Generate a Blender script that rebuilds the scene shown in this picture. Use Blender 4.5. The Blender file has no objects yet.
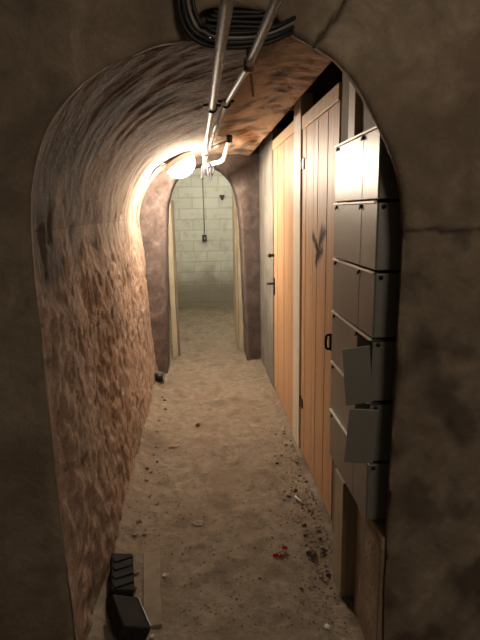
import bpy, bmesh, math, random
from mathutils import Vector, Matrix, noise
random.seed(7)
S = bpy.context.scene
COL = S.collection

# ------------------------------------------------------------------ camera
F = 500.0
VPX, VPY, ROLL, EYE = 200.0, 212.0, math.radians(2.0), 1.5
_f = Vector(((VPX-240)/F, -(VPY-320)/F, -1)).normalized()      # corridor axis in camera space
_u = Vector((-math.sin(ROLL), math.cos(ROLL), 0))
_u = (_u - _f*_u.dot(_f)).normalized()
_r = _f.cross(_u)
ROT = Matrix((_r, _f, _u))                                      # camera space -> world
cam_d = bpy.data.cameras.new('camera'); cam = bpy.data.objects.new('camera', cam_d); COL.objects.link(cam)
cam_d.sensor_fit = 'VERTICAL'; cam_d.sensor_height = 32.0; cam_d.lens = 32.0*F/640
cam_d.clip_start = 0.02
cam.matrix_world = Matrix.Translation((0, 0, EYE)) @ ROT.to_4x4()
S.camera = cam

# ------------------------------------------------------------------ world, lights, exposure
S.view_settings.view_transform = 'Standard'; S.view_settings.look = 'None'
S.view_settings.gamma = 1.0; S.view_settings.use_curve_mapping = False
S.view_settings.exposure = 0.22
W = bpy.data.worlds.new('world'); S.world = W; W.use_nodes = True
W.node_tree.nodes['Background'].inputs[0].default_value = (1.0, 0.82, 0.62, 1)
W.node_tree.nodes['Background'].inputs[1].default_value = 0.030
def light(name, kind, loc, power, color, size, aim=None):
    d = bpy.data.lights.new(name, kind); d.energy = power; d.color = color
    if kind == 'AREA': d.size = size
    else: d.shadow_soft_size = size
    o = bpy.data.objects.new(name, d); COL.objects.link(o); o.location = loc
    if aim: o.rotation_euler = (Vector(aim)-Vector(loc)).to_track_quat('-Z', 'Y').to_euler()
    return o
light('chamber_bulb_light', 'POINT', (0.15, 6.5, 2.22), 36.0, (1.0, 0.96, 0.82), 0.05)
light('front_room_light', 'AREA', (1.1, -1.6, 2.5), 17.0, (1.0, 0.84, 0.66), 0.8, (0.5, 1.4, 1.6))
LAMP_STRENGTH = 270.0

# ------------------------------------------------------------------ helpers
def at(u, v, x=None, y=None, z=None):
    d = ROT @ Vector(((u-240)/F, -(v-320)/F, -1))
    if x is not None: t = x/d.x
    elif y is not None: t = y/d.y
    else: t = (z-EYE)/d.z
    return Vector((0, 0, EYE)) + d*t
def fbm(x, y, z=0.0, o=4):
    return noise.fractal(Vector((x, y, z)), 1.0, 2.0, o)
def ss(a, b, x):
    t = max(0.0, min(1.0, (x-a)/(b-a))); return t*t*(3-2*t)
def lerp_table(tab, k):
    if k <= tab[0][0]: return tab[0][1]
    for (a, va), (b, vb) in zip(tab, tab[1:]):
        if k <= b: return va+(vb-va)*(k-a)/(b-a)
    return tab[-1][1]
def spline(pts, n):
    """Catmull-Rom through 2D/3D points, resampled to n points by arc length."""
    P = [Vector(p) for p in pts]; out = []
    for i in range(len(P)-1):
        p0 = P[max(i-1, 0)]; p1 = P[i]; p2 = P[i+1]; p3 = P[min(i+2, len(P)-1)]
        for k in range(12):
            t = k/12
            out.append(0.5*((2*p1)+(p2-p0)*t+(2*p0-5*p1+4*p2-p3)*t*t+(3*p1-p0-3*p2+p3)*t**3))
    out.append(P[-1])
    L = [0.0]
    for a, b in zip(out, out[1:]): L.append(L[-1]+(b-a).length)
    res = []; j = 0
    for i in range(n):
        s = L[-1]*i/(n-1)
        while j < len(L)-2 and L[j+1] < s: j += 1
        t = (s-L[j])/max(1e-9, L[j+1]-L[j]); res.append(out[j].lerp(out[j+1], min(1, t)))
    return res
def tag(o, label=None, cat=None, group=None, kind=None):
    if label: o['label'] = label
    if cat: o['category'] = cat
    if group: o['group'] = group
    if kind: o['kind'] = kind
    return o
def link(name, me, mat=None, parent=None, smooth=False):
    o = bpy.data.objects.new(name, me); COL.objects.link(o)
    if mat: me.materials.append(mat)
    if parent: o.parent = parent
    if smooth:
        for p in me.polygons: p.use_smooth = True
    return o
def empty(name, loc, label, cat, group=None, kind=None):
    o = bpy.data.objects.new(name, None); COL.objects.link(o); o.location = loc
    o.empty_display_size = 0.05
    return tag(o, label, cat, group, kind)
class MB:
    """collects shapes in WORLD coordinates; build() makes one mesh object (re-origined on its parent)."""
    def __init__(s): s.bm = bmesh.new()
    def box(s, x0, x1, y0, y1, z0, z1, bevel=0.0, rot=None, pivot=None):
        g = bmesh.ops.create_cube(s.bm, size=1.0); vs = g['verts']
        c = Vector(((x0+x1)/2, (y0+y1)/2, (z0+z1)/2))
        for v in vs: v.co = Vector((v.co.x*(x1-x0), v.co.y*(y1-y0), v.co.z*(z1-z0)))+c
        if bevel:
            es = list({e for v in vs for e in v.link_edges})
            r = bmesh.ops.bevel(s.bm, geom=es, offset=bevel, segments=2, affect='EDGES', profile=0.5)
            vs = list(set(r['verts']) | {v for v in vs if v.is_valid})
        if rot is not None:
            pv = Vector(pivot) if pivot is not None else c
            for v in vs: v.co = pv+rot @ (v.co-pv)
        return s
    def tube(s, pts, r, n=10, cap=True, r1=None):
        P = [Vector(p) for p in pts]; rings = []; up = Vector((0.13, 0.21, 1)).normalized()
        for i, p in enumerate(P):
            t = (P[min(i+1, len(P)-1)]-P[max(i-1, 0)]).normalized()
            a = t.cross(up)
            if a.length < 1e-3: a = t.cross(Vector((1, 0, 0)))
            a.normalize(); b = a.cross(t); up = b
            rr = r if r1 is None else r+(r1-r)*i/max(1, len(P)-1)
            rings.append([s.bm.verts.new(p+a*rr*math.cos(2*math.pi*k/n)+b*rr*math.sin(2*math.pi*k/n)) for k in range(n)])
        for A, B in zip(rings, rings[1:]):
            for k in range(n): s.bm.faces.new((A[k], A[(k+1) % n], B[(k+1) % n], B[k]))
        if cap:
            s.bm.faces.new(rings[0][::-1]); s.bm.faces.new(rings[-1])
        return s
    def ball(s, c, rx, ry, rz, rot=None, sub=3):
        g = bmesh.ops.create_icosphere(s.bm, subdivisions=sub, radius=1.0)
        for v in g['verts']:
            p = Vector((v.co.x*rx, v.co.y*ry, v.co.z*rz))
            v.co = Vector(c)+(rot @ p if rot is not None else p)
        return s
    def prism(s, pts, axis, a0, a1):
        """extrude a polygon: axis 'y' takes (x,z), 'x' takes (y,z), 'z' takes (x,y)."""
        def mk(p, a):
            return {'y': (p[0], a, p[1]), 'x': (a, p[0], p[1]), 'z': (p[0], p[1], a)}[axis]
        A = [s.bm.verts.new(mk(p, a0)) for p in pts]; B = [s.bm.verts.new(mk(p, a1)) for p in pts]
        s.bm.faces.new(A); s.bm.faces.new(B[::-1]); n = len(pts)
        for i in range(n): s.bm.faces.new((A[i], B[i], B[(i+1) % n], A[(i+1) % n]))
        return s
    def build(s, name, mat, parent=None, smooth=False, origin=None):
        bmesh.ops.recalc_face_normals(s.bm, faces=s.bm.faces)
        o = Vector(origin) if origin is not None else Vector((0, 0, 0))
        if parent is not None:
            q = parent
            while q is not None: o = o+q.location; q = q.parent
        if origin is not None and parent is not None:
            o = Vector(origin)
        for v in s.bm.verts: v.co -= o
        me = bpy.data.meshes.new(name); s.bm.to_mesh(me); s.bm.free()
        ob = link(name, me, mat, parent, smooth)
        if parent is None: ob.location = o
        return ob

# ------------------------------------------------------------------ materials
def new_mat(name):
    m = bpy.data.materials.new(name); m.use_nodes = True
    nt = m.node_tree; return m, nt, nt.nodes['Principled BSDF']
def N(nt, t, **kw):
    n = nt.nodes.new(t)
    for k, v in kw.items(): setattr(n, k, v)
    return n
def ramp(nt, src, stops):
    r = N(nt, 'ShaderNodeValToRGB'); el = r.color_ramp.elements
    while len(el) > 1: el.remove(el[-1])
    el[0].position = stops[0][0]; el[0].color = (*stops[0][1], 1)
    for p, c in stops[1:]:
        e = el.new(p); e.color = (*c, 1)
    nt.links.new(src, r.inputs[0]); return r.outputs[0]
def mix(nt, fac, a, b, mode='MIX'):
    m = N(nt, 'ShaderNodeMix', data_type='RGBA', blend_type=mode)
    for sock, val in ((m.inputs['Factor'], fac), (m.inputs[6], a), (m.inputs[7], b)):
        if hasattr(val, 'is_linked') or hasattr(val, 'links'): nt.links.new(val, sock)
        elif isinstance(val, tuple): sock.default_value = (*val, 1)
        else: sock.default_value = val
    return m.outputs[2]
def coords(nt, scale, kind='Object', rot=(0, 0, 0)):
    tc = N(nt, 'ShaderNodeTexCoord'); mp = N(nt, 'ShaderNodeMapping')
    mp.inputs['Scale'].default_value = scale; mp.inputs['Rotation'].default_value = rot
    nt.links.new(tc.outputs[kind], mp.inputs[0]); return mp.outputs[0]
def ntex(nt, vec, scale, detail=6, rough=0.6, dist=0.0):
    n = N(nt, 'ShaderNodeTexNoise'); n.inputs['Scale'].default_value = scale
    n.inputs['Detail'].default_value = detail; n.inputs['Roughness'].default_value = rough
    n.inputs['Distortion'].default_value = dist
    nt.links.new(vec, n.inputs['Vector']); return n.outputs[0]
def bump(nt, bs, src, strength, dist, prev=None):
    b = N(nt, 'ShaderNodeBump'); b.inputs['Strength'].default_value = strength; b.inputs['Distance'].default_value = dist
    nt.links.new(src, b.inputs['Height'])
    if prev is not None: nt.links.new(prev, b.inputs['Normal'])
    nt.links.new(b.outputs[0], bs.inputs['Normal']); return b.outputs[0]
def simple(name, col, rough=0.6, metal=0.0, var=0.15, scale=30, bumpy=0.0, spec=0.5):
    m, nt, b = new_mat(name)
    v = ntex(nt, coords(nt, (1, 1, 1)), scale)
    lo = tuple(c*(1-var) for c in col); hi = tuple(min(1, c*(1+var)) for c in col)
    nt.links.new(ramp(nt, v, [(0.3, lo), (0.7, hi)]), b.inputs['Base Color'])
    b.inputs['Roughness'].default_value = rough; b.inputs['Metallic'].default_value = metal
    b.inputs['Specular IOR Level'].default_value = spec
    if bumpy: bump(nt, b, v, bumpy, 0.004)
    return m
def stone_mat(name, cols, patch, pale, aniso=(1, 1, 1), use_uv=True, bstr=0.7, stain=(0.075, 0.055, 0.042), fine=60, rough=0.92):
    """rough stone / old render: streaky base, pale mortar flecks, dark patches, attribute-driven stain."""
    m, nt, b = new_mat(name)
    kind = 'UV' if use_uv else 'Object'
    va = coords(nt, aniso, kind); v1 = coords(nt, (1, 1, 1), kind)
    n1 = ntex(nt, va, 9, 8, 0.65, 0.4); n2 = ntex(nt, v1, 3.1, 5, 0.6, 0.8); n3 = ntex(nt, va, fine, 5, 0.7)
    c = ramp(nt, n1, [(0.30, cols[0]), (0.46, cols[1]), (0.58, cols[2]), (0.72, cols[3])])
    c = mix(nt, ramp(nt, n2, [(0.48, (0, 0, 0)), (0.66, (1, 1, 1))]), c, patch)
    c = mix(nt, ramp(nt, n3, [(0.60, (0, 0, 0)), (0.78, (0.6, 0.6, 0.6))]), c, pale)
    at_ = N(nt, 'ShaderNodeAttribute', attribute_name='stain')
    c = mix(nt, at_.outputs['Fac'], c, stain)
    nt.links.new(c, b.inputs['Base Color'])
    b.inputs['Roughness'].default_value = rough; b.inputs['Specular IOR Level'].default_value = 0.25
    p = bump(nt, b, n1, bstr, 0.02)
    bump(nt, b, n3, bstr*0.8, 0.006, p)
    return m
M = {}
def passage_mat():
    m, nt, b = new_mat('passage_stone')
    rg = N(nt, 'ShaderNodeAttribute', attribute_name='rough').outputs['Fac']
    v1 = coords(nt, (1, 1, 1), 'UV'); vr = coords(nt, (1.0, 1.0, 1), 'UV'); vv = coords(nt, (1.9, 1, 1), 'UV', (0, 0, math.radians(14)))
    r1 = ntex(nt, vr, 11, 9, 0.72, 0.6); s1 = ntex(nt, vv, 7, 8, 0.65, 0.5); r2 = ntex(nt, v1, 2.6, 6, 0.65, 0.8); r3 = ntex(nt, vr, 42, 6, 0.75)
    s3 = ntex(nt, vv, 30, 5, 0.7)
    cr = ramp(nt, r1, [(0.30, (0.17, 0.115, 0.085)), (0.42, (0.34, 0.235, 0.175)), (0.54, (0.46, 0.335, 0.26)), (0.68, (0.60, 0.49, 0.40))])
    cs = ramp(nt, s1, [(0.34, (0.12, 0.09, 0.068)), (0.45, (0.175, 0.133, 0.10)), (0.56, (0.225, 0.172, 0.13)), (0.70, (0.34, 0.265, 0.205))])
    c = mix(nt, rg, cs, cr)
    c = mix(nt, ramp(nt, r2, [(0.46, (0, 0, 0)), (0.66, (0.8, 0.8, 0.8))]), c, (0.25, 0.18, 0.135))
    c = mix(nt, ramp(nt, r3, [(0.57, (0, 0, 0)), (0.70, (0.6, 0.6, 0.6))]), c, (0.56, 0.45, 0.36))
    c = mix(nt, ramp(nt, r3, [(0.32, (0.8, 0.8, 0.8)), (0.43, (0, 0, 0))]), c, (0.11, 0.072, 0.05))
    c = mix(nt, N(nt, 'ShaderNodeAttribute', attribute_name='stain').outputs['Fac'], c, (0.095, 0.08, 0.07))
    c = mix(nt, N(nt, 'ShaderNodeAttribute', attribute_name='orange').outputs['Fac'], c, (0.64, 0.44, 0.30))
    c = mix(nt, N(nt, 'ShaderNodeAttribute', attribute_name='pale').outputs['Fac'], c, (0.66, 0.57, 0.47))  # lamp glow put into the colour as a paler tone
    nt.links.new(c, b.inputs['Base Color'])
    b.inputs['Roughness'].default_value = 0.92; b.inputs['Specular IOR Level'].default_value = 0.2
    h = mix(nt, rg, s1, r1); h3 = mix(nt, rg, s3, r3)
    p = bump(nt, b, h, 0.6, 0.02); bump(nt, b, h3, 0.8, 0.007, p)
    return m
M['passage'] = passage_mat()
M['arch'] = stone_mat('arch_plaster', [(0.20, 0.15, 0.105), (0.285, 0.22, 0.155), (0.34, 0.265, 0.19), (0.45, 0.36, 0.265)], (0.215, 0.155, 0.11), (0.44, 0.35, 0.26), (1, 1, 1), use_uv=False, bstr=0.6)
M['farstone'] = stone_mat('far_arch_stone', [(0.075, 0.056, 0.05), (0.125, 0.093, 0.082), (0.165, 0.126, 0.112), (0.25, 0.205, 0.18)], (0.13, 0.10, 0.09), (0.27, 0.225, 0.20), (1, 1, 1), use_uv=False, bstr=0.6)
M['concrete'] = stone_mat('grey_concrete', [(0.12, 0.115, 0.10), (0.18, 0.17, 0.15), (0.22, 0.205, 0.18), (0.29, 0.27, 0.24)], (0.26, 0.24, 0.21), (0.36, 0.33, 0.29), (3, 3, 0.6), use_uv=False, bstr=0.25)
M['dirt'] = stone_mat('dirt_floor', [(0.172, 0.135, 0.098), (0.235, 0.188, 0.138), (0.272, 0.218, 0.163), (0.33, 0.27, 0.205)], (0.205, 0.155, 0.108), (0.33, 0.27, 0.20), (2.2, 2.2, 2.2), use_uv=False, bstr=0.5, stain=(0.13, 0.098, 0.07), fine=70)
M['dark'] = simple('dark_storage', (0.05, 0.04, 0.035), 0.9)

def brick_mat():
    m, nt, b = new_mat('white_painted_blocks')
    v = coords(nt, (1, 1, 1), 'UV')
    br = N(nt, 'ShaderNodeTexBrick'); nt.links.new(v, br.inputs['Vector'])
    br.inputs['Scale'].default_value = 1.0; br.inputs['Brick Width'].default_value = 0.42; br.inputs['Row Height'].default_value = 0.165
    br.inputs['Mortar Size'].default_value = 0.012; br.inputs['Mortar Smooth'].default_value = 0.6
    br.inputs['Color1'].default_value = (0.54, 0.53, 0.46, 1); br.inputs['Color2'].default_value = (0.60, 0.59, 0.52, 1)
    br.inputs['Mortar'].default_value = (0.47, 0.46, 0.40, 1)
    n1 = ntex(nt, v, 5, 6, 0.65); n2 = ntex(nt, v, 40, 4, 0.6)
    c = mix(nt, ramp(nt, n1, [(0.52, (0, 0, 0)), (0.72, (0.7, 0.7, 0.7))]), br.outputs['Color'], (0.33, 0.31, 0.25))
    at_ = N(nt, 'ShaderNodeAttribute', attribute_name='stain')
    c = mix(nt, at_.outputs['Fac'], c, (0.20, 0.17, 0.12))
    nt.links.new(c, b.inputs['Base Color']); b.inputs['Roughness'].default_value = 0.8
    inv = N(nt, 'ShaderNodeMath', operation='SUBTRACT'); inv.inputs[0].default_value = 1.0; nt.links.new(br.outputs['Fac'], inv.inputs[1])
    p = bump(nt, b, inv.outputs[0], 0.35, 0.01); bump(nt, b, n2, 0.4, 0.006, p)
    return m
M['blocks'] = brick_mat()

def wood(name, a, bcol, c, rough=0.45, scale=1.0, aged=0.0, spec=0.5, dark_mark=False):
    """vertical grain along z, with knots."""
    m, nt, b = new_mat(name)
    v = coords(nt, (38*scale, 38*scale, 1.6*scale)); n1 = ntex(nt, v, 1.0, 6, 0.6, 0.7)
    v2 = coords(nt, (11, 11, 0.25)); n2 = ntex(nt, v2, 1.0, 2, 0.5)
    col = ramp(nt, n1, [(0.28, a), (0.5, bcol), (0.74, c)])
    col = mix(nt, ramp(nt, n2, [(0.35, (0, 0, 0)), (0.7, (0.5, 0.5, 0.5))]), col, a)
    kn = N(nt, 'ShaderNodeTexVoronoi'); nt.links.new(coords(nt, (9, 9, 2.3)), kn.inputs['Vector']); kn.inputs['Scale'].default_value = 1.0
    col = mix(nt, ramp(nt, kn.outputs['Distance'], [(0.03, (0.75, 0.75, 0.75)), (0.09, (0, 0, 0))]), col, tuple(x*0.42 for x in a))
    if aged:
        n3 = ntex(nt, coords(nt, (6, 6, 3)), 1.5, 6, 0.7)
        col = mix(nt, ramp(nt, n3, [(0.4, (0, 0, 0)), (0.7, (aged, aged, aged))]), col, (0.10, 0.085, 0.07))
    if dark_mark:                                       # dark mark with a shape of its own
        at_ = N(nt, 'ShaderNodeAttribute', attribute_name='stain')
        col = mix(nt, at_.outputs['Fac'], col, (0.03, 0.02, 0.013))
    nt.links.new(col, b.inputs['Base Color'])
    b.inputs['Roughness'].default_value = rough; b.inputs['Specular IOR Level'].default_value = spec
    if dark_mark:
        nt.links.new(ramp(nt, at_.outputs['Fac'], [(0, (spec,)*3), (1, (0, 0, 0))]), b.inputs['Specular IOR Level'])
    bump(nt, b, n1, 0.12, 0.002); return m
M['pine'] = wood('pine_boards', (0.47, 0.262, 0.132), (0.59, 0.355, 0.195), (0.66, 0.43, 0.25), 0.52, dark_mark=True, spec=0.4)
M['pine_rail'] = wood('pine_rail', (0.46, 0.27, 0.14), (0.58, 0.37, 0.2), (0.66, 0.45, 0.27), 0.55)
M['white_wood'] = wood('pale_painted_timber', (0.60, 0.53, 0.42), (0.70, 0.63, 0.52), (0.78, 0.71, 0.60), 0.5, aged=0.08)
M['grey_wood'] = wood('weathered_grey_timber', (0.16, 0.125, 0.09), (0.25, 0.20, 0.15), (0.34, 0.28, 0.21), 0.8, aged=0.5)
M['pale_wood'] = wood('pale_raw_timber', (0.34, 0.27, 0.17), (0.44, 0.36, 0.24), (0.53, 0.44, 0.31), 0.65, aged=0.2)
M['brown_board'] = wood('brown_board', (0.16, 0.115, 0.08), (0.21, 0.155, 0.11), (0.26, 0.195, 0.14), 0.7)
M['cream_wood'] = wood('cream_timber', (0.44, 0.38, 0.26), (0.54, 0.47, 0.33), (0.62, 0.55, 0.40), 0.6, aged=0.3)
M['paint_grey'] = simple('grey_enamel_sheet', (0.235, 0.222, 0.198), 0.38, 0.3, 0.05, 8)
M['paint_dark'] = simple('dark_grey_inner_sheet', (0.15, 0.13, 0.11), 0.5, 0.1, 0.06, 8)
M['bright_metal'] = simple('bright_metal_lip', (0.80, 0.76, 0.68), 0.4, 0.3, 0.05)
M['galv'] = simple('galvanised_conduit', (0.36, 0.345, 0.315), 0.55, 0.15, 0.25, 45, 0.1)
M['white_pvc'] = simple('white_pvc', (0.78, 0.75, 0.69), 0.5, 0.0, 0.1, 40)
M['black'] = simple('black_plastic', (0.014, 0.013, 0.012), 0.55, 0, 0.3)
M['dusty_black'] = simple('dusty_black_plastic', (0.018, 0.016, 0.014), 0.75, 0, 0.4, 25, 0.1, 0.12)
M['iron'] = simple('black_iron', (0.022, 0.02, 0.018), 0.45, 0.5, 0.3)
M['cable_grey'] = simple('grey_cable', (0.20, 0.18, 0.155), 0.4)
M['rust'] = simple('rusty_strap', (0.16, 0.075, 0.04), 0.8, 0.3, 0.4)
M['red'] = simple('red_foil', (0.55, 0.02, 0.025), 0.35, 0, 0.2)
M['white_paper'] = simple('white_paper', (0.72, 0.68, 0.60), 0.8, 0, 0.1)
M['stone'] = simple('loose_stone', (0.26, 0.205, 0.15), 0.95, 0, 0.4, 40, 0.4)
M['dark_stone'] = simple('dark_stone', (0.12, 0.092, 0.07), 0.9, 0, 0.4, 40, 0.4)
M['dusty'] = simple('dusty_board', (0.24, 0.19, 0.14), 0.9, 0, 0.2, 18, 0.2)
M['brick_chip'] = simple('brick_chip', (0.22, 0.10, 0.06), 0.9, 0, 0.35, 60, 0.3)
M['blue_cloth'] = simple('blue_grey_sheathing', (0.11, 0.13, 0.17), 0.8, 0, 0.3)
m, nt, b = new_mat('lit_glass_dome')
b.inputs['Base Color'].default_value = (0.9, 0.88, 0.82, 1); b.inputs['Emission Color'].default_value = (1.0, 0.84, 0.66, 1)
b.inputs['Emission Strength'].default_value = LAMP_STRENGTH; M['lamp'] = m

# ------------------------------------------------------------------ floor
def axis(segs):
    out = []
    for a, b_, st in segs:
        n = max(1, round((b_-a)/st)); out += [a+(b_-a)*i/n for i in range(n)]
    return out+[segs[-1][1]]
DENTS = [(0.04, 2.35, .07), (0.12, 2.9, .06), (-0.05, 1.95, .06), (0.2, 2.15, .07), (0.25, 3.2, .08), (-.1, 3.3, .07), (0.1, 3.7, .07), (-.15, 2.6, .06), (.3, 2.6, .06), (0, 1.75, .08), (.27, 1.75, .07), (.05, 4.2, .08)]
def wall_x(z, y):
    x = -lerp_table([(0, .445), (.25, .468), (.7, .492), (1.07, .503), (1.3, .520), (1.45, .527)], z)
    near = -lerp_table([(0, .446), (.7, .460), (1.1, .466), (1.3, .474), (1.5, .478)], z)
    return near+(x-near)*ss(1.4, 2.5, y)
def floor_z(x, y):
    z = 0.014*fbm(x*2.1, y*2.1, 3.3, 3)+0.007*fbm(x*9, y*9, 1.7, 4)+0.0025*noise.noise(Vector((x*38, y*38, 8)))
    for dx, dy, r in DENTS:
        d = math.hypot(x-dx, (y-dy)*0.6)
        if d < r*1.6: z += -0.008*(1-ss(r*.5, r, d))+0.004*(ss(r*.7, r*1.1, d)-ss(r*1.1, r*1.6, d))
    if y < 4.6:
        z += 0.05*(1-ss(0, .10, x+.45))*(0.7+0.6*noise.noise(Vector((y*3, 0, 5))))
        z += 0.022*ss(.42, .56, x)*(0.6+1.2*noise.noise(Vector((y*4, 2, 5)))) * ss(1.9, 2.3, y)
    z -= 0.055*ss(.25, .5, x)*(1-ss(1.75, 2.3, y))
    return z
def grid_mesh(xs, ys, fn):
    vs = [fn(x, y) for y in ys for x in xs]; nx = len(xs)
    fs = [(j*nx+i, j*nx+i+1, (j+1)*nx+i+1, (j+1)*nx+i) for j in range(len(ys)-1) for i in range(nx-1)]
    me = bpy.data.meshes.new('surface'); me.from_pydata(vs, [], fs); me.update(); return me
xs = axis([(-2.4, -.62, .3), (-.62, .68, .0125), (.68, 2.4, .3)])
ys = axis([(-2.5, 1.2, .25), (1.2, 3.2, .013), (3.2, 5.2, .024), (5.2, 8.2, .06)])
fl = link('floor', grid_mesh(xs, ys, lambda x, y: (x, y, floor_z(x, y))), M['dirt'], smooth=True)
tag(fl, 'trodden brown dirt floor of the cellar passage', 'floor', kind='structure')
def stain_attr(me, fn, name='stain'):
    a = me.attributes.new(name, 'FLOAT', 'POINT')
    a.data.foreach_set('value', [max(0., min(1., fn(v.co))) for v in me.vertices])
stain_attr(fl.data, lambda c: 0.5*ss(.2, .6, fbm(c.x*7, c.y*7, 9, 5))+(0.6 if 3 < 0 else 0))

# ------------------------------------------------------------------ left wall and vault
YS = axis([(1.39, 2.6, .0115), (2.6, 3.8, .015), (3.8, 4.95, .02)])
def uv_from(me, fn):
    uv = me.uv_layers.new(name='UVMap')
    for l in me.loops: uv.data[l.index].uv = fn(l.vertex_index)
def left_rough(y, z):                                                       # 1 where the render is gone and bare stone shows
    return 1-ss(1.22, 1.42, z+0.16*fbm(y*3.5, z*2, 7, 4))
def left_disp(y, z):
    r = left_rough(y, z)
    d = 0.022*fbm(y*1.6, z*1.3, 2, 3)
    wy = y+.03*noise.noise(Vector((y*6, z*6, 1))); wz = z+.06*noise.noise(Vector((y*6, z*6, 9)))
    g = noise.noise(Vector((wy*9, wz*9, 4.4)))+0.8*noise.noise(Vector((wy*21, wz*19, 1.4)))
    d += -0.016*ss(.3, 1.0, g)-.022*max(0, fbm(wy*17, wz*9, 2.2, 5)-.12)*(0.1+0.9*r)
    d += 0.008*fbm(wy*15, wz*15, 6.1, 5)*(0.2+0.8*r)
    d += 0.004*noise.noise(Vector((y*60, z*36, 3)))*r
    d += 0.008*r
    return d*(.25+.75*ss(1.42, 1.6, y))
zs = axis([(-.1, 1.45, .0125)])
vs = []; idx = []
for z in zs:
    for y in YS:
        vs.append((wall_x(max(z, 0), y)+left_disp(y, z), y, z))
ny = len(YS)
fs = [(j*ny+i, j*ny+i+1, (j+1)*ny+i+1, (j+1)*ny+i) for j in range(len(zs)-1) for i in range(ny-1)]
me = bpy.data.meshes.new('wall_left'); me.from_pydata(vs, [], fs); me.update()
uv_from(me, lambda i: (YS[i % ny], zs[i//ny]))
def wl_stain(c):
    p = fbm(c.y*6, c.z*6, 1, 3)*.05
    d = 0.85*(1-ss(.02, .05, max(abs(c.y-1.66+p)-.11, abs(c.z-1.36+p)-.045)))       # slate-grey patch where the render starts
    for (py, pz, r) in ((1.68, 1.50, .12), (2.05, 1.46, .08)):  # vault's darkened patches carried down onto the wall
        d = max(d, .9*(1-ss(r*.5, r*1.1, math.hypot(c.y-py, c.z-pz)+p)))
    return d*0.75
def lamp_glow_at(y, a, x):  # pale streaks painting in the lamp's blown-out glow on vault and wall
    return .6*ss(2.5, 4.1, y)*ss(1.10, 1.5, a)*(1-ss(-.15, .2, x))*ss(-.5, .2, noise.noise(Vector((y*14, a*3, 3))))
stain_attr(me, wl_stain); stain_attr(me, lambda c: left_rough(c.y, c.z), 'rough'); stain_attr(me, lambda c: lamp_glow_at(c.y, c.z, c.x), 'pale')
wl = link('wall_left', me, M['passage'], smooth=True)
tag(wl, 'rough reddish stone left wall of the passage', 'wall', kind='structure')

VP_FAR = [(-.527, 1.45), (-.497, 1.60), (-.42, 1.745), (-.3, 1.865), (-.1, 1.955), (.1, 2.0), (.3, 2.02), (.42, 2.015), (.475, 2.005)]
VP_NEAR = [(-.478, 1.45), (-.455, 1.63), (-.37, 1.77), (-.26, 1.87), (-.09, 1.96), (.1, 2.0), (.3, 2.02), (.42, 2.015), (.475, 2.005)]
NV = 110
pf = spline([(a, b_, 0) for a, b_ in VP_FAR], NV); pn = spline([(a, b_, 0) for a, b_ in VP_NEAR], NV)
vs = []
for j in range(NV):
    s = j/(NV-1)
    for y in YS:
        p = pn[j].lerp(pf[j], ss(1.4, 2.5, y))
        t = (pf[min(j+1, NV-1)]-pf[max(j-1, 0)]).normalized(); nn = Vector((t.y, -t.x, 0))   # into the room
        a = s*1.45
        k = 0.008*fbm(y*2.2, a*2.0, 11, 3)+0.0035*noise.noise(Vector((y*14+a*9, a*5.0, 2)))+0.002*noise.noise(Vector((y*60+a*20, a*7, 9)))
        k += 0.007*ss(.80, .97, s)*fbm(y*14, a*14, 5, 4)
        nn = Vector((1, 0, 0)).lerp(nn, ss(0, .12, s)).normalized()
        k = left_disp(y, 1.45+a)*(1-ss(0, .22, a))+k*ss(0, .22, a)
        p = p+nn*k
        vs.append((p.x, y, p.y))
fs = [(j*ny+i, j*ny+i+1, (j+1)*ny+i+1, (j+1)*ny+i) for j in range(NV-1) for i in range(ny-1)]
for dx, dz in ((.012, .012), (.0, .09), (-.3, .12)):                    # broken outer edge of the vault above the doors
    for i in range(ny):
        q_ = vs[(NV-1)*ny+i]; vs.append((q_[0]+dx, q_[1], q_[2]+dz))
fs += [(j*ny+i, j*ny+i+1, (j+1)*ny+i+1, (j+1)*ny+i) for j in range(NV-1, NV+2) for i in range(ny-1)]
me = bpy.data.meshes.new('ceiling'); me.from_pydata(vs, [], fs); me.update()
uv_from(me, lambda i: (YS[i % ny], 1.45+(i//ny)/(NV-1)*1.45))
def va_stain_shade(c):  # slate patches, enlarged to paint in the dimness of the near left vault
    p = fbm(c.x*7, c.y*5, 1, 4)*.10
    d = 0
    for (px, py, r) in ((-.30, 1.95, .17), (-.44, 1.68, .14), (-.16, 2.2, .12), (-.44, 2.05, .10), (.33, 2.0, .05), (.28, 2.6, .05)):
        d = max(d, 1-ss(r*.55, r*1.1, math.hypot(c.x-px, (c.y-py)*.7)+p))
    return d*0.75
stain_attr(me, va_stain_shade); stain_attr(me, lambda c: .85*ss(.10, .30, c.x)*ss(-.35, .1, fbm(c.x*8+c.y*2, c.y*3, 4, 4)), 'orange')
for nm, fn in (('pale', lambda i: lamp_glow_at(YS[i % ny], 1.45+min(1, (i//ny)/(NV-1))*1.45, me.vertices[i].co.x)), ('rough', lambda i: left_rough(YS[i % ny], 1.45+min(1, (i//ny)/(NV-1))*1.45))):
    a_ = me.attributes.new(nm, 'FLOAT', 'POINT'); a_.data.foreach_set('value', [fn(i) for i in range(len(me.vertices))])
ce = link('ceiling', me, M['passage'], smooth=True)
tag(ce, 'streaked plaster barrel vault over the passage', 'ceiling', kind='structure')

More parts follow.
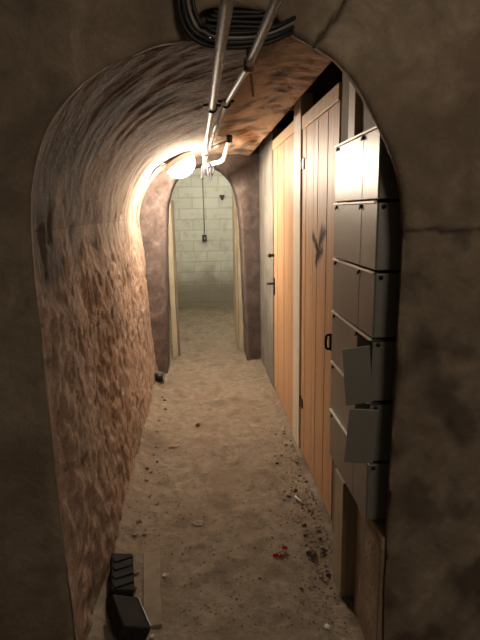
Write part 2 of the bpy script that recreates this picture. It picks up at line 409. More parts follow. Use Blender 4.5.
# ------------------------------------------------------------------ near arch wall (camera side)
AY0, AY1 = 1.38, 1.45
AP = [(-.452, -.08), (-.450, .14), (-.452, .6), (-.454, 1.17), (-.450, 1.45), (-.430, 1.60), (-.378, 1.722), (-.298, 1.812), (-.205, 1.872), (-.10, 1.91), (-.02, 1.925),
      (.005, 1.965), (.03, 1.995), (.12, 2.0), (.20, 1.985), (.235, 1.95),
      (.30, 1.915), (.376, 1.868), (.458, 1.764), (.532, 1.625), (.566, 1.478), (.572, 1.2), (.567, .58), (.575, .0), (.578, -.08)]
NP = 520
ap = spline([(a, b_, 0) for a, b_ in AP], NP)
RT = [0, .012, .03, .05] + [.05+.014*i for i in range(1, 34)] + [.56, .66, .8, 1.1, 1.6]
vs = []
CR = [at(352, -12, y=1.38), at(345, 0, y=1.38), at(339, 12, y=1.38), at(329, 26, y=1.38), at(317, 42, y=1.38), at(312, 50, y=1.38)]
def arch_disp(x, z):
    d = 0.006*fbm(x*3, z*3, 5, 3)+0.0025*fbm(x*14, z*14, 2, 4)
    if .2 < x < .6 and z > 1.8:                                          # old crack running up from the arch edge
        p = Vector((x, 1.38, z)); best = 9
        for a, b_ in zip(CR, CR[1:]):
            ab = b_-a; t = max(0, min(1, (p-a).dot(ab)/ab.length_squared)); best = min(best, (p-(a+ab*t)).length)
        d += .022*(1-ss(.002, .009, best))
    if x > .3:
        cz = 1.437+.010*noise.noise(Vector((x*9, 0, 2)))+.004*noise.noise(Vector((x*40, 0, 2)))
        low = ss(cz+.004, cz-.012, z) if False else (1 if z < cz else 0)*ss(0, .02, cz-z)
        d += 0.007*low*(0.6+fbm(x*9, z*6, 3, 4))                     # rougher, set back below the ledge
        d += 0.016*math.exp(-((z-cz)/.006)**2)*ss(-.2, .3, noise.noise(Vector((x*11, z*2, 6))))
        d += 0.012*low*ss(.25, .6, noise.noise(Vector((x*16, z*9, 12))))
    return d
def arch_xz(j, r):
    p = ap[j]; t = (ap[min(j+2, NP-1)]-ap[max(j-2, 0)]).normalized()
    c = Vector((.06, min(p.y, 1.40), 0)); o = (p-c).normalized()
    q = p+o*r
    return q.x, q.y
for j in range(NP):
    for k, r in enumerate(RT):
        x, z = arch_xz(j, r)
        e = 0.007 if k == 0 else 0.0
        vs.append((x, AY0+e+arch_disp(x, z), z))
nr = len(RT)
base = len(vs)
def plain(p):                                                         # the arch line without the chase for the pipes
    if -.03 < p.x < .25 and p.y > 1.9: return Vector((p.x, min(p.y, lerp_table([(-.02, 1.924), (.11, 1.937), (.235, 1.936)], p.x)), 0))
    return p
for j in range(NP):                                                   # reveal, widening away from the viewer, + rear face
    for k, (yy, r) in enumerate(((AY0+.012, -.001), (AY0+.045, .008), (AY0+.05, .009), (AY1, .030), (AY1, .9))):
        if k < 2: x, z = arch_xz(j, r+0.003*fbm(ap[j].x*9, ap[j].y*9, yy*12, 3))
        else:
            p = plain(ap[j]); o = (p-Vector((.06, min(p.y, 1.40), 0))).normalized(); q = p+o*r; x, z = q.x, q.y
        vs.append((x, yy, z))
fs = [(j*nr+k, j*nr+k+1, (j+1)*nr+k+1, (j+1)*nr+k) for j in range(NP-1) for k in range(nr-1)]
fs += [(base+j*5+k, base+(j+1)*5+k, base+(j+1)*5+k+1, base+j*5+k+1) for j in range(NP-1) for k in range(4)]
fs += [(j*nr, (j+1)*nr, base+(j+1)*5, base+j*5) for j in range(NP-1)]
me = bpy.data.meshes.new('wall_near'); me.from_pydata(vs, [], fs); me.update()
def ar_stain_shade(c):
    d = 0.4*ss(.1, .45, fbm(c.x*2.2, c.z*2.2, 8, 4))
    if c.x < -.3: d = max(d, .35)  # whole left side set darker
    if c.x > .5 and c.z < 1.43: d = max(d, .35+.5*ss(-.1, .4, fbm(c.x*5, c.z*4, 3, 4)))  # unevenly darker below the ledge
    if c.x > .5 and abs(c.z-1.437) < .05:                                # broken joint darkened to paint in the shade its groove lacks
        cz = 1.437+.010*noise.noise(Vector((c.x*9, 0, 2)))+.004*noise.noise(Vector((c.x*40, 0, 2)))
        d = max(d, 1.2*(1-ss(.003, .012, abs(c.z-cz)))*ss(-.45, .05, noise.noise(Vector((c.x*11, c.z*2, 6)))))
    if .2 < c.x < .6 and c.z > 1.8:  # crack darkened as well, painting in the shade of its groove
        p = Vector((c.x, 1.38, c.z)); best = 9
        for a, b_ in zip(CR, CR[1:]):
            ab = b_-a; t = max(0, min(1, (p-a).dot(ab)/ab.length_squared)); best = min(best, (p-(a+ab*t)).length)
        d = max(d, 1.2*(1-ss(.002, .010, best)))
    return d
a_ = stain_attr(me, ar_stain_shade)
wn = link('wall_near', me, M['arch'], smooth=True)
tag(wn, 'plastered wall with the round arch opening nearest the viewer', 'wall', kind='structure')

# ------------------------------------------------------------------ far arch wall and chamber
FP = [(-.37, -.1), (-.355, .2), (-.335, .8), (-.308, 1.42), (-.286, 1.60), (-.218, 1.775), (-.09, 1.886), (.06, 1.925), (.21, 1.88), (.318, 1.76), (.368, 1.60), (.392, 1.42), (.412, .8), (.428, .2), (.432, -.1)]
NF = 120
fp = spline([(a, b_, 0) for a, b_ in FP], NF)
def fy(x): return 4.72+.40*max(-.7, min(.7, x-.05))
vs = []; RF = [0, .012, .03, .06, .1, .15, .2, .26, .34, .5, .9]
for j in range(NF):
    p = fp[j]; c = Vector((.05, min(p.y, 1.40), 0)); o = (p-c).normalized()
    for k, r in enumerate(RF):
        q = p+o*r
        blk = 0.006*ss(.2, .5, abs(noise.noise(Vector((q.x*7, q.y*7, 3)))))
        vs.append((q.x, fy(q.x)+(.008 if k == 0 else 0)+.012*fbm(q.x*6, q.y*6, 4, 4)+blk, q.y))
base = len(vs)
for j in range(NF):
    for k, yy in enumerate((.02, .1, .2, .34, .36)):
        p = fp[j]; c = Vector((.05, min(p.y, 1.40), 0)); o = (p-c).normalized()
        q = p+o*((-.006+.006*fbm(p.x*8, p.y*8, yy*9, 3)) if k < 4 else .5); vs.append((q.x, fy(p.x)+yy, q.y))
nf = len(RF)
fs = [(j*nf+k, j*nf+k+1, (j+1)*nf+k+1, (j+1)*nf+k) for j in range(NF-1) for k in range(nf-1)]
fs += [(j*nf, (j+1)*nf, base+(j+1)*5, base+j*5) for j in range(NF-1)]
fs += [(base+j*5+k, base+(j+1)*5+k, base+(j+1)*5+k+1, base+j*5+k+1) for j in range(NF-1) for k in range(4)]
me = bpy.data.meshes.new('wall_middle'); me.from_pydata(vs, [], fs); me.update()
stain_attr(me, lambda c: .7*math.exp(-(((c.x-.08)/.16)**2+((c.z-1.93)/.09)**2))+.3*ss(.1, .4, fbm(c.x*5, c.z*5, 1, 3)))
tag(link('wall_middle', me, M['farstone'], smooth=True), 'purple-brown stone wall with the small arched opening at the passage end', 'wall', kind='structure')

def plane_wall(name, fn, nu, nv, mat, label, uvs, stain=None):
    vs = [fn(i/nu, j/nv) for j in range(nv+1) for i in range(nu+1)]
    fs = [(j*(nu+1)+i, j*(nu+1)+i+1, (j+1)*(nu+1)+i+1, (j+1)*(nu+1)+i) for j in range(nv) for i in range(nu)]
    me = bpy.data.meshes.new(name); me.from_pydata(vs, [], fs); me.update()
    uv_from(me, lambda i: ((i % (nu+1))/nu*uvs[0], (i//(nu+1))/nv*uvs[1]))
    if stain: stain_attr(me, stain)
    return tag(link(name, me, mat, smooth=True), label, name.split('_')[0], kind='structure')
def damp(c):
    return .85*(1-ss(.25, .75, c.z+.22*fbm(c.x*4, c.z*3, c.y, 4)))
plane_wall('wall_far', lambda s, t: (-.75+1.9*s, 8.0+.012*fbm(s*6, t*8, 1, 3), -.1+2.6*t), 60, 80, M['blocks'], 'white-painted block wall closing the far chamber', (1.9, 2.6), damp)
plane_wall('wall_far_left', lambda s, t: (-.55, 4.9+3.2*s, -.1+2.6*t), 20, 30, M['blocks'], 'left wall of the far chamber', (3.2, 2.6), damp)
plane_wall('wall_far_right', lambda s, t: (.95, 4.9+3.2*s, -.1+2.6*t), 20, 30, M['blocks'], 'right wall of the far chamber', (3.2, 2.6), damp)
plane_wall('ceiling_far', lambda s, t: (-.8+2.0*s, 4.75+3.4*t, 2.4), 10, 10, M['blocks'], 'ceiling of the far chamber', (2, 3))
# dark storage space behind the plank doors
plane_wall('wall_right', lambda s, t: (1.35, 1.3+3.7*s, -.1+2.6*t), 10, 10, M['dark'], 'dark wall of the storage space behind the plank doors', (3.7, 2.6))
plane_wall('ceiling_right', lambda s, t: (.40+1.0*s, 1.3+3.7*t, 2.36), 10, 10, M['dark'], 'dark ceiling over the storage space behind the doors', (1, 3.7))
MB().box(.575, .72, 4.03, 4.98, -.06, 2.12, .006).build('wall_pier', M['concrete'])
tag(bpy.data.objects['wall_pier'], 'grey concrete pier between the first plank door and the far arch', 'wall', kind='structure')
pl = MB().box(.553, .9, 1.405, 1.66, -.12, .448, .008).build('wall_plinth', M['arch'])
tag(pl, 'low plastered wall under the grey metal cabinets', 'wall', kind='structure')

# ------------------------------------------------------------------ timber partition
def post(name, x0, x1, y0, y1, z0, z1, mat, label, cat='post', taper=None):
    m_ = MB().box(x0, x1, y0, y1, z0, z1, .003)
    if taper:
        for v in m_.bm.verts:
            if v.co.z > (z0+z1)/2 and v.co.y < (y0+y1)/2: v.co.z -= taper
    return tag(m_.build(name, M[mat], origin=((x0+x1)/2, (y0+y1)/2, z0)), label, cat)
post('timber_post', .571, .64, 2.892, 3.10, -.02, 2.125, 'white_wood', 'tall pale painted post standing between the two plank doors')
post('timber_batten', .575, .60, 1.90, 1.985, 1.735, 2.20, 'white_wood', 'narrow pale batten standing above the topmost metal cabinet', 'batten', .06)
post('timber_post', .520, .60, 1.735, 1.855, -.075, .455, 'pale_wood', 'short pale post standing under the stack of metal cabinets')
post('timber_post', .583, .64, 1.995, 2.112, -.05, 2.30, 'grey_wood', 'rough grey post between the metal cabinets and the nearer plank door')
post('backing_board', .592, .612, 1.70, 1.885, 1.735, 2.30, 'brown_board', 'brown backing board above the metal cabinets beside the pale batten', 'board')
post('backing_board', .597, .617, 1.47, 1.69, 1.735, 2.30, 'brown_board', 'brown backing board above the metal cabinets nearest the arch edge', 'board')
post('timber_bracket', .47, .62, 3.12, 3.20, 2.09, 2.14, 'grey_wood', 'short grey timber stub beside the top of the pale post', 'timber')

def plank_door(name, y0, y1, nb, label, top=2.022):
    e = empty(name, (.58, (y0+y1)/2, 0.0), label, 'door', kind='structure')
    w = (y1-y0)/nb; z0, z1 = .035, top-.070
    bm = MB(); rnd = random.Random(nb)
    for i in range(nb):                                            # tongue-and-groove boards, V-joint between them
        a, b_ = y0+i*w, y0+(i+1)*w; g = .0032; d = rnd.uniform(-.001, .001)
        prof = [(.581+g, a+.0004), (.581+d, a+g), (.581+d, b_-g), (.581+g, b_-.0004), (.606, b_-.0004), (.606, a+.0004)]
        n = 26
        rows = [[bm.bm.verts.new((px, py, z0+(z1-z0)*k/n)) for px, py in prof] for k in range(n+1)]
        for A, B in zip(rows, rows[1:]):
            for k in range(6): bm.bm.faces.new((A[k], A[(k+1) % 6], B[(k+1) % 6], B[k]))
        bm.bm.faces.new(rows[0]); bm.bm.faces.new(rows[-1])
    o = bm.build('board_panel', M['pine'], e)
    MB().box(.574, .61, y0+.001, y1-.001, top-.068, top, .003).build('top_rail', M['pine_rail'], e)
    return e, o
d2, panel2 = plank_door('door_2', 2.125, 2.876, 8, 'pine plank door nearer the viewer, beside the metal cabinets', 2.0)
d1, panel1 = plank_door('door_1', 3.108, 4.018, 9, 'pine plank door farther along, beside the grey concrete pier')
# dark branching mark on the nearer door: denser vertices there
def densify(o, n):
    bm = bmesh.new(); bm.from_mesh(o.data)
    es = [e for e in bm.edges if abs((e.verts[0].co-e.verts[1].co).z) < 1e-4 or True]
    fsel = [f for f in bm.faces if f.calc_center_median().x < .01]
    es = list({e for f in fsel for e in f.edges})
    bmesh.ops.subdivide_edges(bm, edges=es, cuts=n, use_grid_fill=True); bm.to_mesh(o.data); bm.free()
densify(panel2, 3)
SM = [at(316, 262, x=.58), at(319, 245, x=.58), at(322, 228, x=.58)], [at(319, 245, x=.58), at(325, 232, x=.58)], [at(318, 250, x=.58), at(313, 236, x=.58)], [at(317, 258, x=.58), at(322, 250, x=.58)]
def dark_mark(c):
    p = c+Vector((.58, (2.125+2.876)/2, 0)); best = 9
    for br in SM:
        for a, b_ in zip(br, br[1:]):
            ab = b_-a; t = max(0, min(1, (p-a).dot(ab)/ab.length_squared)); best = min(best, (p-(a+ab*t)).length)
    return .95*(1-ss(.008, .036, best+.008*noise.noise(p*40)))
stain_attr(panel2.data, dark_mark); stain_attr(panel1.data, lambda c: 0)
# door furniture
q = MB(); q.box(.572, .581, 2.180, 2.200, .865, .945, .002); hp = q.build('handle_plate', M['iron'], d2)
q = MB(); q.tube(spline([(.572, 2.19, .938), (.560, 2.19, .935), (.556, 2.19, .905), (.560, 2.19, .875), (.572, 2.19, .872)], 18), .006, 8); q.build('pull_handle', M['iron'], hp, True)
q = MB(); q.box(.570, .581, 3.958, 3.985, .83, .97, .002); pl1 = q.build('lock_plate', M['iron'], d1)
q = MB(); q.tube([(.57, 3.972, .925), (.53, 3.972, .925)], .009, 8).tube([(.533, 3.975, .925), (.53, 4.03, .925), (.53, 4.045, .91)], .006, 8); q.build('lever_handle', M['iron'], pl1, True)
q = MB(); q.tube([(.58, 3.985, 1.15), (.55, 3.985, 1.15)], .012, 10).ball((.543, 3.985, 1.15), .017, .017, .018); q.build('door_knob', M['iron'], d1, True)
for z in (1.75, .35):
    q = MB(); q.box(.574, .581, 2.82, 2.875, z-.03, z+.03, .001).tube([(.577, 2.874, z-.034), (.577, 2.874, z+.034)], .007, 8); q.build('hinge', M['iron'], d2)

# ------------------------------------------------------------------ metal cabinets
CX0, CX1, CY0, CY1 = .520, .640, 1.472, 1.95
ZT, PITCH, NC = 1.728, .2105, 6
YSEAM = CY0+.145
labels = ['topmost grey metal cabinet of the stack, catching the bright lamp glare',
          'second grey metal cabinet from the top of the stack, closed',
          'third grey metal cabinet from the top of the stack, closed, above the first open flap',
          'fourth grey metal cabinet from the top, upper of the two with flap swung open',
          'fifth grey metal cabinet from the top, lower of the two with flap swung open',
          'lowest grey metal cabinet of the stack, closed, above the short pale post']
for i in range(NC):
    zt = ZT-i*PITCH; zb = zt-PITCH+.010
    if i == NC-1: zb -= .004
    e = empty('metal_cabinet', (CX0+.06, (CY0+CY1)/2, zb), labels[i], 'cabinet', 'stack of grey metal cabinets on the right')
    is_open = i in (3, 4)
    bm = MB()
    if is_open:                                                    # open compartment at the near end
        bm.box(CX0+.004, CX1, YSEAM, CY1, zb, zt, .003)
        bm.box(CX1-.006, CX1, CY0, YSEAM, zb, zt); bm.box(CX0+.004, CX1, CY0, CY0+.003, zb, zt)
        bm.box(CX0+.004, CX1, CY0, YSEAM, zt-.003, zt); bm.box(CX0+.004, CX1, CY0, YSEAM, zb, zb+.003)
    else:
        bm.box(CX0+.004, CX1, CY0, CY1, zb, zt, .003)
    bm.build('body', M['paint_grey'], e)
    MB().box(CX0, CX0+.0035, YSEAM+.002, CY1, zb+.002, zt-.002, .001).build('front_cover', M['paint_grey'], e)
    fm = MB()
    if not is_open:
        fm.box(CX0, CX0+.0035, CY0, YSEAM-.002, zb+.002, zt-.002, .001)
    else:
        tw = math.radians(92 if i == 3 else 86)
        tilt = Matrix.Rotation(math.radians(-5 if i == 3 else 4), 3, 'Y')
        rot = Matrix.Rotation(tw, 3, 'Z') if True else None
        dz = 0.0 if i == 3 else -.005
        wflap = .088 if i == 3 else .094
        px = CX0-.002 if i == 3 else CX0+.022; py = CY0-.012 if i == 3 else CY0-.010
        fm.box(px, px+.003, py, py+wflap, zb+.004+dz, zt-.010+dz, .001, rot=tilt @ rot, pivot=(px, py, (zt+zb)/2))
    fm.build('side_flap', M['paint_grey'], e)
    MB().box(CX0-.006, CX0+.003, CY0+.012, CY1-.005, zt-.001, zt+.0055, .0006).build('top_lip', M['bright_metal'], e)
    for yy in (YSEAM+.004, CY1-.035):
        q = MB(); q.box(CX0-.006, CX0-.0005, yy-.008, yy+.008, zt-.016, zt-.004, .0015).box(CX0-.008, CX0-.005, yy-.004, yy+.004, zt-.020, zt-.009, .001)
        q.build('latch', M['black'], e)
    q = MB(); q.tube([(CX0+.020, CY0+.003, zt-.012), (CX0+.020, CY0-.004, zt-.012)], .007, 10); q.build('screw', M['iron'], e, True)

# ------------------------------------------------------------------ bulkhead lamp on the vault
LP = Vector((-.122, 4.14, 1.84))
ndir = Vector((.50, -.12, -.86)).normalized(); ydir = Vector((0, 1, 0)); tdir = ydir.cross(ndir).normalized(); ydir = ndir.cross(tdir)
LR = Matrix((tdir, ydir, ndir)).transposed()
lamp = empty('bulkhead_lamp', LP-ndir*.075, 'oval bulkhead lamp glowing white on the left side of the vault', 'lamp')
g = MB(); g.ball((0, 0, 0), .115, .088, .085, sub=4)
for v in list(g.bm.verts):
    if v.co.z < -.012: v.co.z = -.012
for v in g.bm.verts: v.co = LP-ndir*.02+LR @ v.co
g.build('glass_dome', M['lamp'], lamp, True)
g = MB(); g.tube([(0, 0, -.075), (0, 0, -.034)], 1.0, 28)
for v in g.bm.verts: v.co = LP+LR @ Vector((v.co.x*.122, v.co.y*.096, v.co.z))
g.build('base_plate', M['white_pvc'], lamp)
lc = [(-.25, 4.08, 1.868), (-.27, 3.98, 1.862), (-.33, 3.95, 1.815), (-.38, 3.99, 1.748)]
tag(MB().tube(spline(lc, 20), .004, 8).build('lamp_cable', M['black'], smooth=True), 'thin dark cable curving along the vault beside the lamp', 'cable')

# ------------------------------------------------------------------ conduits
def clamp(parent, x, y, z, r):
    q = MB(); n = 14
    q.tube([(x+(r+.003)*math.cos(t), y, z+(r+.003)*math.sin(t)) for t in [math.pi*1.25-k/n*math.pi*1.5*-1 for k in range(n+1)]], .005, 6)
    q.box(x-r-.022, x-r-.002, y-.007, y+.007, z+.004, z+.014).box(x+r+.002, x+r+.022, y-.007, y+.007, z+.004, z+.014)
    return q.build('pipe_clamp', M['iron'], parent)
c1 = empty('conduit_pipe', (.065, .9, 1.92), 'thick grey conduit running straight along the crown of the vault', 'pipe')
MB().tube([(.064, .55, 1.872), (.062, 1.0, 1.872), (.060, 1.45, 1.875), (.066, 2.2, 1.922), (.060, 3.0, 1.925), (.056, 3.9, 1.925)], .0128, 16, r1=.0155).build('pipe', M['galv'], c1, True)
clamp(c1, .0655, 2.22, 1.922, .0145)
q = MB(); q.tube([(.056, 3.88, 1.925), (.056, 4.02, 1.925)], .023, 14); q.build('coupling', M['white_pvc'], c1, True)
q = MB(); q.tube(spline([(.056, 4.02, 1.925), (.055, 4.2, 1.922), (.054, 4.30, 1.90)], 8), .0175, 12); q.build('end_section', M['white_pvc'], c1, True)
c2 = empty('conduit_pipe', (.16, .9, 1.93), 'thinner galvanised conduit slanting beside the thick one, with a hanging rusty strap', 'pipe')
MB().tube([(.168, .55, 1.875), (.152, 1.0, 1.873), (.140, 1.42, 1.873), (.128, 2.2, 1.945), (.105, 3.0, 1.965), (.095, 3.8, 1.965)], .0105, 14).build('pipe', M['galv'], c2, True)
q = MB(); q.box(.127, .153, 1.405, 1.423, 1.858, 1.888, .002).tube([(.140, 1.414, 1.88), (.140, 1.414, 1.93)], .006, 8); q.build('clip_box', M['rust'], c2)
q = MB(); q.box(.1445, .1515, 1.409, 1.4115, 1.795, 1.853, .0008, rot=Matrix.Rotation(math.radians(-6), 3, 'Y')); q.build('hanging_strap', M['rust'], c2)
clamp(c2, .126, 2.26, 1.946, .0125)
el = empty('elbow_conduit', (.22, 4.1, 1.93), 'white elbow conduit dropping from the vault above the far arch', 'pipe')
E1 = [at(229.3, 139.5, y=3.55), at(227.5, 146, y=3.8), at(224.5, 156, y=4.15), at(222.5, 160.5, y=4.26), at(217, 162.5, y=4.3), at(211.5, 163.5, y=4.3)]
q = MB(); q.tube(spline(E1, 22), .0175, 12); q.build('pipe', M['white_pvc'], el, True)
q = MB(); q.tube([E1[0]+Vector((0, -.015, .02)), E1[0]+Vector((0, .005, -.012))], .021, 10); q.build('end_cap', M['black'], el)
q = MB(); q.tube([at(212, 148, y=3.75), at(229, 140, y=3.57)], .010, 8); q.build('cross_strut', M['galv'], el, True)
p_ = at(223.5, 157, y=4.22); clamp(el, p_.x, p_.y, p_.z, .0175)
# blue-grey cable tails knotted over the far arch
cb = empty('cable_tails', at(208, 172, y=4.45), 'tangle of blue-grey cable ends hanging over the crown of the far arch', 'cable')
for k in range(7):
    u = 203+1.7*k; q = MB()
    q.tube(spline([at(208+(k-3)*.6, 161, y=4.32), at(u+random.uniform(-1, 1), 167, y=4.4), at(u+random.uniform(-1.5, 1.5), 173+random.uniform(-2, 2), y=4.5), at(u+random.uniform(-2, 2), 178+random.uniform(-3, 4), y=4.56)], 14), .009, 7)
    q.build('cable_end', M['blue_cloth'] if k % 3 else M['cable_grey'], cb, True)
q = MB(); q.ball(at(207, 165, y=4.36), .035, .03, .022); q.build('junction_knot', M['cable_grey'], cb, True)

# ------------------------------------------------------------------ cables looping in front of the near arch
lbl = ['outermost black cable of the bundle looping under the near arch crown', 'glossy black cable shining at the bend of the loop under the arch crown',
       'grey cable inside the loop at the near arch crown', 'innermost black cable of the loop at the near arch crown']
base_px = [(178, -14), (178.5, 2), (181, 18), (187, 31), (197, 41), (212, 46), (230, 47.5), (250, 46.5), (270, 42), (288, 34), (300, 27)]
for k in range(4):
    ins = k*4.8
    pts = []
    for i, (u, v) in enumerate(base_px):
        f_ = 1.1
        uu = u+ins*(1 if i < 4 else (.7 if i == 4 else .2)); vv = v-ins*.9*f_*(0 if i < 2 else (.4 if i < 4 else 1))
        pts.append(at(uu, vv, y=(1.352-.008*(k % 2)+.003*math.sin(i*1.7+k)) if i < 9 else (1.372, 1.43)[i-9]))
    o = MB().tube(spline(pts, 60), [.0055, .0062, .005, .0055][k], 9).build('power_cable', M[['black', 'black', 'cable_grey', 'black'][k]], smooth=True)
    tag(o, lbl[k], 'cable', 'cables looping under the near arch')
for k in range(9):
    z = 1.946+.011*(k//2); yy = 1.392+.014*(k % 2); w_ = .105-.012*(k//2)
    o = MB().tube(spline([(.112-w_, yy, z+.004), (.06, yy, z+.002*math.sin(k*2.1)), (.112, yy, z), (.17, yy, z+.002*math.cos(k)), (.112+w_, yy, z+.004)], 24), .0056, 8).build('packed_cable', M['black'], smooth=True)
    tag(o, 'black cable packed in the recess behind the conduits at the arch crown', 'cable', 'black cables packed in the arch recess')
q = MB()
for r in (.028, .040):
    c = at(197, 22, y=1.362)
    q.tube([(c.x+.018+r*math.cos(t), 1.362, c.z+r*.8*math.sin(t)) for t in [2.2+k*.2 for k in range(16)]], .005, 8)
tag(q.build('cable_coil', M['cable_grey'], smooth=True), 'short coil of grey cable inside the black loop at the arch crown', 'cable')

# ------------------------------------------------------------------ far chamber details
post('door_frame_post', -.335, -.285, 5.10, 5.17, -.02, 1.72, 'cream_wood', 'cream frame post just behind the left edge of the far arch')
post('door_frame_post', -.283, -.262, 5.18, 5.26, -.02, 1.62, 'grey_wood', 'thin dark frame post beside the cream one at the far arch left')
post('door_frame_post', .385, .44, 5.33, 5.42, -.02, 1.76, 'cream_wood', 'cream frame post just behind the right edge of the far arch')
post('door_leaf_edge', .36, .382, 5.36, 5.75, -.01, 1.72, 'pale_wood', 'pale door leaf standing open beside the right frame post in the far arch', 'door')
sw = empty('switch_box', at(204.5, 238, y=7.985), 'small black switch box hung on a wire on the white far wall', 'switch')
c = at(204.5, 238, y=7.985)
MB().box(c.x-.035, c.x+.035, 7.945, 7.999, c.z-.05, c.z+.05, .006).build('box', M['black'], sw)
MB().box(c.x-.012, c.x+.012, 7.938, 7.946, c.z-.02, c.z+.02, .003).build('rocker', M['cable_grey'], sw)
MB().tube([(c.x, 7.985, c.z+.05), (c.x+.004, 7.98, c.z+.45), (c.x-.004, 7.985, 2.35)], .009, 6).build('wire', M['cable_grey'], sw, True)
c = at(222, 197, y=7.98)
q = MB(); q.prism([(c.x-.045, c.z+.03), (c.x+.045, c.z+.03), (c.x+.015, c.z-.045), (c.x-.015, c.z-.045)], 'y', 7.95, 8.0)
tag(q.build('wall_bracket', M['iron']), 'dark wedge bracket high on the white far wall right of the wire', 'bracket')

# ------------------------------------------------------------------ litter and stones on the floor
def on_floor(u, v):
    z = 0
    for _ in range(4):
        p = at(u, v, z=z); z = floor_z(p.x, p.y)
    return Vector((p.x, p.y, z))
w = on_floor(281, 554)
wr = empty('sweet_wrapper', w, 'crumpled red and white sweet wrapper on the dirt floor', 'wrapper')
def crumple(cx, cy, sx, sy, seed, lift=.01, ang=0):
    bm = MB(); n = 7; R_ = Matrix.Rotation(ang, 3, 'Z'); g = []
    for j in range(n):
        for i in range(n):
            p = Vector(((i/(n-1)-.5)*sx, (j/(n-1)-.5)*sy, lift*(.6+noise.noise(Vector((i*.9, j*.9, seed))))))
            g.append(bm.bm.verts.new(w+R_ @ (p+Vector((cx, cy, 0)))))
    for j in range(n-1):
        for i in range(n-1): bm.bm.faces.new((g[j*n+i], g[j*n+i+1], g[(j+1)*n+i+1], g[(j+1)*n+i]))
    r = bmesh.ops.solidify(bm.bm, geom=list(bm.bm.faces), thickness=.0012); return bm
crumple(-.026, -.006, .034, .028, 3, .014, .5).build('red_end', M['red'], wr)
crumple(.0, .0, .038, .030, 5, .020, .5).build('white_middle', M['white_paper'], wr)
crumple(.028, .010, .030, .030, 8, .016, .5).build('red_end', M['red'], wr)
def chip(u, v, sx, sy, sz, mat, name, label, cat, rz=0, seed=0):
    p = on_floor(u, v); bm = MB(); bm.ball((0, 0, 0), 1, 1, 1, sub=2)
    for q_ in bm.bm.verts:
        k = 1+.5*noise.noise(q_.co*1.6+Vector((seed*3.1, seed, 0)))
        q_.co = Vector((q_.co.x*sx*k, q_.co.y*sy*k, q_.co.z*sz*k)); q_.co = Matrix.Rotation(rz, 3, 'Z') @ q_.co+p+Vector((0, 0, sz*.45))
    return tag(bm.build(name, M[mat], origin=p), label, cat)
chip(165, 576, .010, .008, .007, 'white_paper', 'paper_scrap', 'tiny white scrap on the floor near the black plastic case', 'scrap', .4, 2)
p = on_floor(299, 503)
tag(MB().tube([p+Vector((-.012, .045, .012)), p+Vector((0, .01, .012)), p+Vector((.014, -.02, .010))], .006, 7, r1=.009).build('white_stick', M['white_paper'], smooth=True), 'small white stick lying on the dirt near the doors', 'stick')
chip(172, 448, .026, .012, .008, 'brick_chip', 'brick_fragment', 'flat reddish brick fragment on the floor near the rough wall', 'stone', .2, 4)
chip(178, 446, .010, .008, .008, 'white_paper', 'paper_scrap', 'tiny pale scrap right beside the flat reddish brick fragment', 'scrap', .2, 5)
chip(198, 426, .017, .016, .016, 'brick_chip', 'brick_fragment', 'small dark brick lump alone in the middle of the passage', 'stone', .8, 6)
chip(311, 555, .022, .018, .018, 'dark_stone', 'stone', 'dark stone right of the red and white wrapper', 'stone', 0, 7)
chip(199, 524, .030, .026, .006, 'dirt', 'flat_stone', 'flat round stone trodden into the middle of the dirt floor', 'stone', .3, 8)
chip(327, 628, .012, .010, .010, 'white_paper', 'paper_scrap', 'small pale scrap at the foot of the short pale post', 'scrap', .3, 9)
chip(152, 637, .009, .006, .006, 'white_paper', 'paper_scrap', 'tiny pale scrap at the near end of the dusty board', 'scrap', .3, 12)
# dark rock/can at the foot of the left wall far along
p = on_floor(160, 381)
ca = empty('crushed_can', p, 'dark crushed can at the foot of the left wall near the far arch', 'can')
MB().tube([p+Vector((-.05, .01, .04)), p+Vector((-.01, 0, .042)), p+Vector((.035, -.01, .038))], .036, 14).build('can_body', M['iron'], ca, True)
MB().tube([p+Vector((.035, -.01, .038)), p+Vector((.039, -.011, .038))], .027, 12).build('can_end', M['galv'], ca)
# stones: a few moulds, many copies
moulds = []
for k in range(6):
    bm = bmesh.new(); bmesh.ops.create_icosphere(bm, subdivisions=2, radius=1.0)
    for v in bm.verts:
        kk = 1+.55*noise.noise(v.co*1.3+Vector((k*5.3, k, 2)))
        v.co = Vector((v.co.x*kk, v.co.y*kk*.8, v.co.z*kk*.65))
    me = bpy.data.meshes.new('stone_mould'); bm.to_mesh(me); bm.free(); me.materials.append(M['stone'] if k < 4 else M['dark_stone']); moulds.append(me)
proto = None
def stone(x, y, r, label, group):
    global proto
    if proto is None:
        proto = bpy.data.objects.new('stone', moulds[0]); o = proto
    else: o = proto.copy()
    o.data = random.choice(moulds); COL.objects.link(o)
    o.location = (x, y, floor_z(x, y)+r*.30); o.scale = (r, r, r)
    o.rotation_euler = (random.uniform(-.3, .3), random.uniform(-.3, .3), random.uniform(0, 6.28))
    tag(o, label, 'stone', group)
for _ in range(55):
    y = 1.75+1.5*random.random()**1.3; x = lerp_table([(1.7, .49), (2.0, .515), (2.3, .545)], y)-.16*random.random()**2
    stone(x, y, random.uniform(.005, .013), 'small brown stone in the rubble along the foot of the plank doors and short post', 'stones at the foot of the doors')
for _ in range(26):
    y = 1.75+2.6*random.random(); x = -.375+.10*random.random()**1.6
    stone(x, y, random.uniform(.006, .014), 'small brown stone lying along the foot of the rough left wall', 'stones at the foot of the left wall')
for _ in range(30):
    y = 1.7+2.6*random.random(); x = random.uniform(-.22, .36)
    stone(x, y, random.uniform(.003, .007), 'pebble on the open dirt in the middle of the passage', 'pebbles in the middle of the passage')
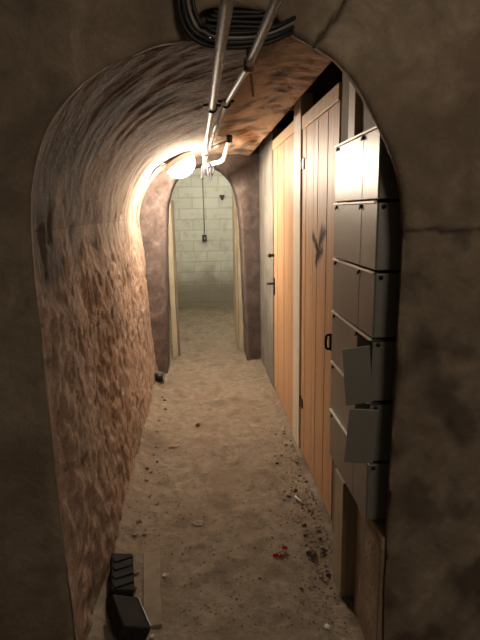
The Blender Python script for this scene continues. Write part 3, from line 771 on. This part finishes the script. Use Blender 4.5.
# grit: uncountable
bm = bmesh.new()
for _ in range(2200):
    y = 1.55+3.0*random.random()**1.4
    x = (.55-.18*random.random()**2) if random.random() < .45 else random.uniform(-.42, .54)
    r = random.uniform(.0015, .0045)
    if (y < 1.95 and x > .505) or (y < 2.05 and x < -.13): continue
    g = bmesh.ops.create_icosphere(bm, subdivisions=1, radius=r, matrix=Matrix.Translation((x, y, floor_z(x, y)+r*.3)) @ Matrix.Rotation(random.random()*6, 4, 'X'))
me = bpy.data.meshes.new('grit'); bm.to_mesh(me); bm.free()
tag(link('loose_grit', me, M['stone']), 'loose grit scattered over the dirt floor', 'grit', kind='stuff')

# ------------------------------------------------------------------ black plastic case and board in the near left corner
bc = empty('plastic_case', (-.36, 1.78, 0), 'black ribbed plastic case lying against the foot of the left wall', 'case')
ang = math.radians(-12)
q = MB()
q.box(-.045, .045, -.11, .11, 0, .05, .006)
RB = Matrix.Rotation(math.radians(9), 3, 'Z') @ Matrix.Rotation(math.radians(14), 3, 'Y'); PB = Vector((-.375, 1.80, .035))
def place(mb, R_, P_):
    for v in mb.bm.verts: v.co = P_+R_ @ v.co
    return mb
place(q, RB, PB).build('case_body', M['dusty_black'], bc)
for k in range(4):
    q = MB(); q.box(-.042, .042, -.012, .012, .05, .055, .002, rot=Matrix.Rotation(math.radians(28), 3, 'Z'))
    for v in q.bm.verts: v.co.y += -.075+k*.050
    place(q, RB, PB).build('rib', M['dusty_black'], bc)
RL = Matrix.Rotation(math.radians(23), 3, 'Z') @ Matrix.Rotation(math.radians(30), 3, 'Y'); PL = Vector((-.315, 1.585, .055))
q = MB(); q.box(-.055, .055, -.09, .085, -.03, .03, .008)
place(q, RL, PL).build('case_lid', M['dusty_black'], bc)
q = MB(); q.box(.050, .056, -.08, .078, .026, .034, .002)
place(q, RL, PL).build('lid_rim', M['cable_grey'], bc)
q = MB(); q.box(-.035, .035, -.21, .21, 0, .018, .003, rot=Matrix.Rotation(math.radians(6), 3, 'Z'))
p = on_floor(152, 588)
for v in q.bm.verts: v.co += Vector((p.x, p.y, p.z-.004))
tag(q.build('board_offcut', M['dusty']), 'dusty flat board lying beside the black plastic case', 'board')
